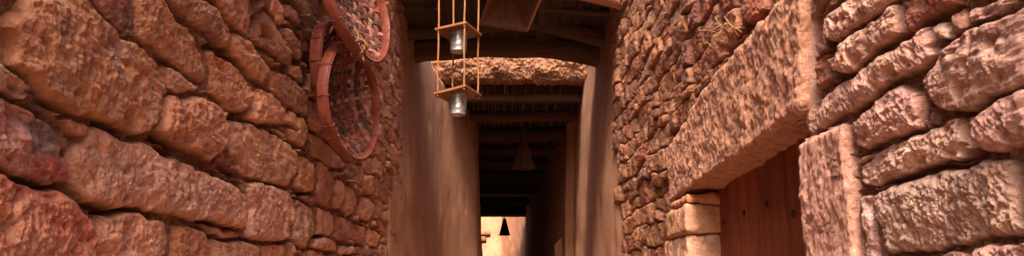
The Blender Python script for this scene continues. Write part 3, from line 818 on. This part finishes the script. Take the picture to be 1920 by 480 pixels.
# ------------------------------------------------------------------ sunlit court beyond
def simple_wall(name, x0, y0, x1, y1, zt, label, seed, mat='pale_plaster', cat='wall'):
    n = 60; nz = 60
    t = np.linspace(0, 1, n)[None, :]; s = np.linspace(0, 1, nz)[:, None]
    dx, dy = x1 - x0, y1 - y0; L = math.hypot(dx, dy); nx, ny = dy / L, -dx / L
    X = x0 + dx * t + 0 * s; Y = y0 + dy * t + 0 * s; Z = (zt + .06 * np.sin(t * 9)) * s
    P = np.stack([X.ravel(), Y.ravel(), Z.ravel()], -1)
    D = (fbm(P, .8, 4, seed) * .05).reshape(X.shape)
    Fv = np.stack([X + nx * D, Y + ny * D, Z], -1); Bv = Fv - np.array([nx, ny, 0]) * .45
    V = np.concatenate([Fv, Bv[::-1]], 0)
    o = mesh_np(name, V.reshape(-1, 3) - np.array([x0, y0, 0]), grid_faces(*V.shape[:2]), MAT[mat]); o.location = (x0, y0, 0)
    return tag(o, label, cat)
simple_wall('courtyard_wall', -3, 33, 3, 33, EYE + 3.12, 'bright pale plaster wall closing the court beyond the passage', 301)
simple_wall('courtyard_wall', .02, 32.8, .95, 27.2, EYE + 3.35, 'sunlit orange plaster wall with streaks on the right, just past the passage mouth', 311, 'plaster')
simple_wall('courtyard_wall', -.85, 27.2, -.70, 30.2, EYE + 1.85, 'low plaster wall on the left just past the passage mouth', 321)
p = MB(); p.box((0, 0, 0), (.55, 1.4, .16)); p.box((.05, .05, -.22), (.40, 1.3, 0))
po = p.build('mud_ledge', MAT['plaster'], None, True, .04); po.location = (-.95, 28.6, on_y(918, 441, 28.6)[1])
tag(po, 'small brown mud ledge jutting from the left of the bright court', 'ledge')
p = MB(); p.box((0, 0, 0), (.04, .9, 1.95)); po = p.build('court_door', MAT['door'], None, True, .01); po.location = (-.66, 28.4, 0)  # wooden door of the court, a free-standing leaf
po.rotation_euler = (0, 0, R(-9))
tag(po, 'reddish wooden door under the ledge at the far left of the court', 'gate')
# upright board in the dim passage, right
p = MB(); p.add([(0, 0, 0), (.16, .02, 0), (.16, .02, 2.14), (0, 0, 2.36), (0, .05, 0), (.16, .07, 0), (.16, .07, 2.14), (0, .05, 2.36)][0:0], [])
x0, z0 = on_y(1040, 446, 14.2); x1, _ = on_y(1054, 446, 14.2)
wv = x1 - x0
vs = [(0, 0, 0), (wv, 0, 0), (wv, 0, z0 - .28), (wv * .9, 0, z0), (0, 0, z0 - .12)]
vb = [(a, .05, c_) for a, _, c_ in vs]
p = MB(); p.add(vs + vb, [(0, 1, 2, 3, 4), (9, 8, 7, 6, 5)] + [(i, i + 5, (i + 1) % 5 + 5, (i + 1) % 5) for i in range(5)])
po = p.build('upright_board', MAT['front_beam'], None, False); po.location = (x0, 14.2, 0)
tag(po, 'upright orange wooden board leaning at the right wall inside the passage', 'board')

# ------------------------------------------------------------------ baskets
def basket(center, normal, roll, Rr, label, seed, hoop_w=.06, depth=.12):
    n = Vector(normal).normalized()
    z = n; up = Vector((0, 0, 1)); x = up.cross(z).normalized(); y = z.cross(x)
    M = Matrix((x, y, z)).transposed() @ Matrix.Rotation(roll, 3, 'Z')
    root = tag(empty('basket', center), label, 'basket', 'round woven baskets hung on the left wall')
    root.rotation_euler = M.to_euler()
    r_ = random.Random(seed)
    def ring(r0, r1, z0, z1, name, wob=.004, seg=96, mat='hoop', c=(1, 1, 1)):
        m = MB(); vs = []
        for i in range(seg):
            a = 2 * math.pi * i / seg; ww = wob * math.sin(2 * a + seed) + wob * .5 * math.sin(5 * a)
            zz = wob * 1.2 * math.sin(3 * a + 1)
            for (rr, z_) in ((r1, z1), (r1, z0), (r0, z0), (r0, z1)):
                vs.append(((rr + ww) * math.cos(a), (rr + ww) * math.sin(a), z_ + zz))
        fs = []
        for i in range(seg):
            j = (i + 1) % seg
            for k in range(4): fs.append((i * 4 + k, i * 4 + (k + 1) % 4, j * 4 + (k + 1) % 4, j * 4 + k))
        m.add(vs, fs, c); return m.build(name, MAT[mat], root, True, .0015)
    ring(Rr - .002, Rr + .004, -hoop_w, 0, 'outer_hoop')
    ring(Rr - .010, Rr - .004, -hoop_w * .9, .004, 'inner_hoop')
    # woven bowl
    m = MB(); pitch = .033; wd = .0185; Rb = Rr - .006
    nn = int(Rb / pitch)
    def zb(rad): return -hoop_w * .75 - depth * (1 - (rad / Rb) ** 2.2)
    cols = [(.20, .05, .03), (.11, .035, .025), (.055, .028, .02), (.17, .055, .038), (.25, .115, .085), (.15, .04, .028), (.045, .024, .018)]
    for fam in (0, 1):
        for i in range(-nn, nn + 1):
            p = i * pitch + r_.uniform(-.006, .006)
            if abs(p) > Rb * .97: continue
            hl = math.sqrt(Rb * Rb - p * p)
            c = r_.choice(cols); w2 = wd * r_.uniform(.75, 1.1) / 2; slant = r_.uniform(-.06, .06)
            ns = max(6, int(2 * hl / .0115)); vs = []; fs = []
            for k in range(ns + 1):
                s = -hl + 2 * hl * k / ns
                off = slant * s
                ph = math.pi * (s / pitch) + (math.pi if (i % 2) else 0) + (math.pi if fam else 0)
                for e in (-w2, w2):
                    q = p + off + e
                    rad = min(math.hypot(s, q), Rb)
                    zz = zb(rad) + .0045 * math.cos(ph)
                    sc = 1 if math.hypot(s, q) <= Rb else Rb / math.hypot(s, q)
                    for tz in (0, -.0022):
                        vs.append((s * sc, q * sc, zz + tz) if fam == 0 else (q * sc, s * sc, zz + tz))
            for k in range(ns):
                a = k * 4; b2_ = a + 4
                fs += [(a, b2_, b2_ + 2, a + 2), (a + 1, a + 3, b2_ + 3, b2_ + 1), (a, a + 1, b2_ + 1, b2_), (a + 2, b2_ + 2, b2_ + 3, a + 3)]
            m.add(vs, fs, c)
    # diagonal strengthening canes
    for a in (.6, 1.9, 2.7):
        vs = []; fs = []
        ns = 50
        for k in range(ns + 1):
            s = -Rb + 2 * Rb * k / ns
            for e in (-.012, .012):
                xx, yy = s * math.cos(a) - e * math.sin(a), s * math.sin(a) + e * math.cos(a)
                zz = zb(min(abs(s), Rb)) - .012
                vs += [(xx, yy, zz), (xx, yy, zz - .003)]
        for k in range(ns):
            q = k * 4; b2_ = q + 4
            fs += [(q, b2_, b2_ + 2, q + 2), (q + 1, q + 3, b2_ + 3, b2_ + 1), (q, q + 1, b2_ + 1, b2_), (q + 2, b2_ + 2, b2_ + 3, q + 3)]
        m.add(vs, fs, (.20, .07, .05))
    m.build('weave', MAT['cane'], root, False)
    # lashings round the rim
    for i in range(14):
        l = MB()
        a = 2 * math.pi * (i + r_.random() * .6) / 14
        c_, s_ = math.cos(a), math.sin(a)
        pts = []
        for k in range(9):
            t = 2 * math.pi * k / 8
            rr = Rr - .005 + .017 * math.cos(t); zz = -hoop_w / 2 + (hoop_w / 2 + .008) * math.sin(t)
            pts.append((rr * c_, rr * s_, zz))
        l.tube(pts, .0022, 6, (.16, .06, .04), False)
        l.build('lashing', MAT['cane'], root)
    return root
def at(u, v, Y):
    x, z = on_y(u, v, Y); return Vector((x, Y, z))
c1 = at(666, 190, 3.55)
basket(c1, (.96, -.26, .07), R(20), .275, 'lowest round woven basket on the left wall, seen whole with its red brown hoop', 1, .044, .085)
c2 = at(671, -14, 3.5)
basket(c2, (.94, -.26, .20), R(-15), .335, 'topmost woven basket on the left wall, cut by the top of the photo', 2, .042, .09)
c3 = at(645, 128, 3.75)
basket(c3, (.95, -.28, .05), R(50), .235, 'half hidden basket behind the lowest one, only its left hoop showing', 3, .055, .07)
# twine that ties the two front baskets
tw = MB(); kx = at(675, 88, 3.42)
for j in range(4):
    pts = []
    for k in range(17):
        t = 2 * math.pi * k / 16
        pts.append((.028 * math.cos(t) * (1 + .2 * j * .3), .012 * (j - 1.5) + .01 * math.sin(2 * t), .045 * math.sin(t)))
    tw.tube([Euler((.3 * j, .5 * j, .2)).to_matrix() @ Vector(p_) * .75 for p_ in pts], .0045, 7, None, False, .15)
tw.tube([(0, 0, .02), (-.01, .01, .05), (-.02, .02, .08)], .004, 7); tw.tube([(.01, 0, -.03), (.02, 0, -.07)], .006, 7)
o = tw.build('twine_knot', MAT['rope'], None); o.location = kx
tag(o, 'ochre twine knot tying the two front baskets together', 'twine')

# ------------------------------------------------------------------ hanging rope shelf with two buckets
def shelf_rack():
    Yc = 6.0
    c_top = at(860, 60, Yc); c_bot = at(859, 177, Yc)
    root = tag(empty('hanging_shelf', c_bot), 'two tier square wooden shelf hung on four ropes under the canopy', 'hanging shelf')
    a = Vector((-.94, .34, 0)); b2_ = Vector((.34, .94, 0)); ha, hb = .13, .165
    corners = {}
    for lvl, cc in ((0, c_bot), (1, c_top)):
        tilt = -.16 if lvl == 0 else -.10
        def P(s, t, dz=0.0): 
            p = cc + a * s + b2_ * t; return Vector((p.x, p.y, p.z + tilt * s * 1.0 + dz)) - c_bot
        # board with a round hole
        m = MB(); k = 32; rh = .076; vs = []; fs = []
        for dz in (.009, -.009):
            for i in range(k):
                t = 2 * math.pi * i / k; vs.append(P(rh * math.cos(t), rh * math.sin(t), dz))
            for i in range(k):
                t = 2 * math.pi * i / k; q = max(abs(math.cos(t)) / ha, abs(math.sin(t)) / hb); vs.append(P(math.cos(t) / q, math.sin(t) / q, dz))
        # snap nearest outline points to true corners
        for base_ in (k, 3 * k):
            for sx in (-1, 1):
                for sy in (-1, 1):
                    tgt = P(sx * ha, sy * hb, .009 if base_ == k else -.009)
                    j = min(range(k), key=lambda q_: (vs[base_ + q_] - tgt).length); vs[base_ + j] = tgt
        for i in range(k):
            j = (i + 1) % k
            fs += [(i, k + i, k + j, j), (2 * k + i, 2 * k + j, 3 * k + j, 3 * k + i), (k + i, 3 * k + i, 3 * k + j, k + j), (i, j, 2 * k + j, 2 * k + i)]
        m.add(vs, fs); m.build('shelf_board', MAT['shelf'], root, False, .002)
        for sx in (-1, 1):
            for sy in (-1, 1): corners[(lvl, sx, sy)] = P(sx * (ha - .022), sy * (hb - .022))
    topz = 4.28 - c_bot.z
    for sx in (-1, 1):
        for sy in (-1, 1):
            q0, q1 = corners[(0, sx, sy)], corners[(1, sx, sy)]
            up = Vector((q1.x + (0 - q1.x) * 0 , q1.y, topz))
            m = MB(); pts = []
            for s, e, n_ in ((q0 - Vector((0, 0, .03)), q1, 40), (q1, up, 30)):
                for k in range(n_):
                    t = k / n_; p_ = s.lerp(e, t); pts.append(p_ + Vector((.002 * math.sin(t * 9 + sx), .002 * math.cos(t * 7 + sy), 0)))
            m.tube(pts, .0068, 9, None, True, .16)
            for q in (q0, q1):     # knot under the board
                kp = []
                for k in range(11):
                    t = 2 * math.pi * k / 10; kp.append(q + Vector((.010 * math.cos(t), .010 * math.sin(t), -.018 + .004 * math.sin(2 * t))))
                m.tube(kp, .006, 7, None, False)
            m.build('rope', MAT['rope'], root)
    m = MB(); m.tube([(-1.05 - c_bot.x, 0, topz), (1.05 - c_bot.x, .04, topz + .02)], .03, 12)
    o = m.build('hanging_pole', MAT['front_beam'], root)
    return c_top, c_bot
ct, cb_ = shelf_rack()
def bucket(loc, label):
    root = tag(empty('metal_bucket', loc), label, 'bucket', 'small metal buckets in the hanging shelf')
    root.scale = (1.08, 1.08, 1.12)
    k = 48
    prof = [(.0, -.140), (.050, -.140), (.053, -.146), (.056, -.146), (.056, -.138), (.0585, -.105), (.0600, -.103), (.0600, -.099), (.0595, -.097), (.0660, .004), (.070, .022), (.0675, .022), (.063, .003), (.0570, -.096), (.0535, -.134), (0, -.134)]
    vs = []; fs = []
    for r_, z_ in prof:
        for i in range(k):
            t = 2 * math.pi * i / k; dent = 1 + .01 * math.sin(3 * t + 1 + 20 * z_)
            vs.append((r_ * dent * math.cos(t), r_ * dent * math.sin(t), z_))
    for a in range(len(prof) - 1):
        for i in range(k):
            j = (i + 1) % k; fs.append((a * k + i, a * k + j, (a + 1) * k + j, (a + 1) * k + i))
    m = MB(); m.add(vs, fs); m.build('body', MAT['metal'], root)
    m = MB(); m.tube([(.072 * math.cos(2 * math.pi * i / 40), .072 * math.sin(2 * math.pi * i / 40), .022) for i in range(41)], .0035, 8, None, False)
    m.build('rim', MAT['metal'], root)
BK = 1.18
bucket(ct, 'speckled galvanised bucket set in the upper board of the hanging shelf')
bucket(cb_, 'speckled galvanised bucket set in the lower board of the hanging shelf')

# ------------------------------------------------------------------ wooden lampshades
def lampshade():
    root = empty('lampshade')
    H_, wb, wt, th = .46, .19, .055, .014
    for k in range(4):
        m = MB()
        vs = [(-wb, -wb, 0), (wb, -wb, 0), (wt, -wt, H_), (-wt, -wt, H_), (-wb + th, -wb + th, 0), (wb - th, -wb + th, 0), (wt - th * .7, -wt + th, H_), (-wt + th * .7, -wt + th, H_)]
        M_ = Matrix.Rotation(k * math.pi / 2, 3, 'Z')
        m.add([M_ @ Vector(p_) for p_ in vs], [(0, 1, 2, 3), (5, 4, 7, 6), (1, 0, 4, 5), (3, 2, 6, 7), (2, 1, 5, 6), (0, 3, 7, 4)])
        m.build('side_panel', MAT['shade'], root, False, .002)
    for k in range(4):
        m = MB(); M_ = Matrix.Rotation(k * math.pi / 2, 4, 'Z'); m.box((-wb - .006, -wb - .010, -.006), (wb - .006, -wb + .004, .014), M_); m.build('edge_trim', MAT['front_beam' if k == 1 else 'shade'], root, False, .002)
    m = MB(); m.box((-wt - .01, -wt - .01, H_ + .001), (wt + .01, wt + .01, H_ + .02)); m.build('cap', MAT['shade'], root, False, .003)
    m = MB(); m.tube([(0, 0, H_ + .01), (0, 0, H_ + .12), (.004, 0, H_ + .13), (0, 0, H_ + .4)], [.008, .008, .014, .007], 9)
    m.build('rope', MAT['rope'], root)
    return root
def copy_thing(o):
    c = o.copy(); col.objects.link(c)
    for ch in o.children:
        d = ch.copy(); col.objects.link(d); d.parent = c
    return c
shade = lampshade()
shade.location = at(956, 22, 6.55); shade.rotation_euler = (R(-22), R(4), R(14)); shade.scale = (1.12, 1.12, .6)
g = 'pyramid shaped wooden lampshades hung along the passage'
tag(shade, 'large wooden lampshade with open dark underside at the top edge of the photo', 'lampshade', g)
s2 = copy_thing(shade); s2.scale = (.72, .72, 1.1); s2.location = at(982, 316, 13.6); s2.rotation_euler = (0, 0, R(35))
tag(s2, 'brown pyramid lampshade hanging by a rope inside the dark passage', 'lampshade', g)
s3 = copy_thing(shade); s3.location = at(946, 441, 24.6); s3.rotation_euler = (0, 0, R(12)); s3.scale = (.75, .75, 1.05)
tag(s3, 'black silhouetted lampshade against the bright court at the far end', 'lampshade', g)

# ------------------------------------------------------------------ straw in the rubble
sr = MB(); r_ = random.Random(5)
for (u, v) in [(1383, 68), (1388, 60), (1378, 78), (1350, 50), (1345, 62), (1352, 45), (1270, 175), (1276, 174), (1372, 108), (1365, 100), (1335, 90), (1205, 60)]:
    y, z = on_x(u, v, WR - .05); p0 = Vector((WR - .045, y, z)); d = Vector((-.3, r_.uniform(-1, 1), r_.uniform(-.3, 1))).normalized()
    L = r_.uniform(.05, .13)
    sr.tube([p0, p0 + d * L * .5 + Vector((-.005, 0, .008)), p0 + d * L], .0011, 5)
o = sr.build('straw', MAT['straw'], None)
tag(o, 'loose straw wisps sticking out of the right rubble wall', 'straw', None, 'stuff')
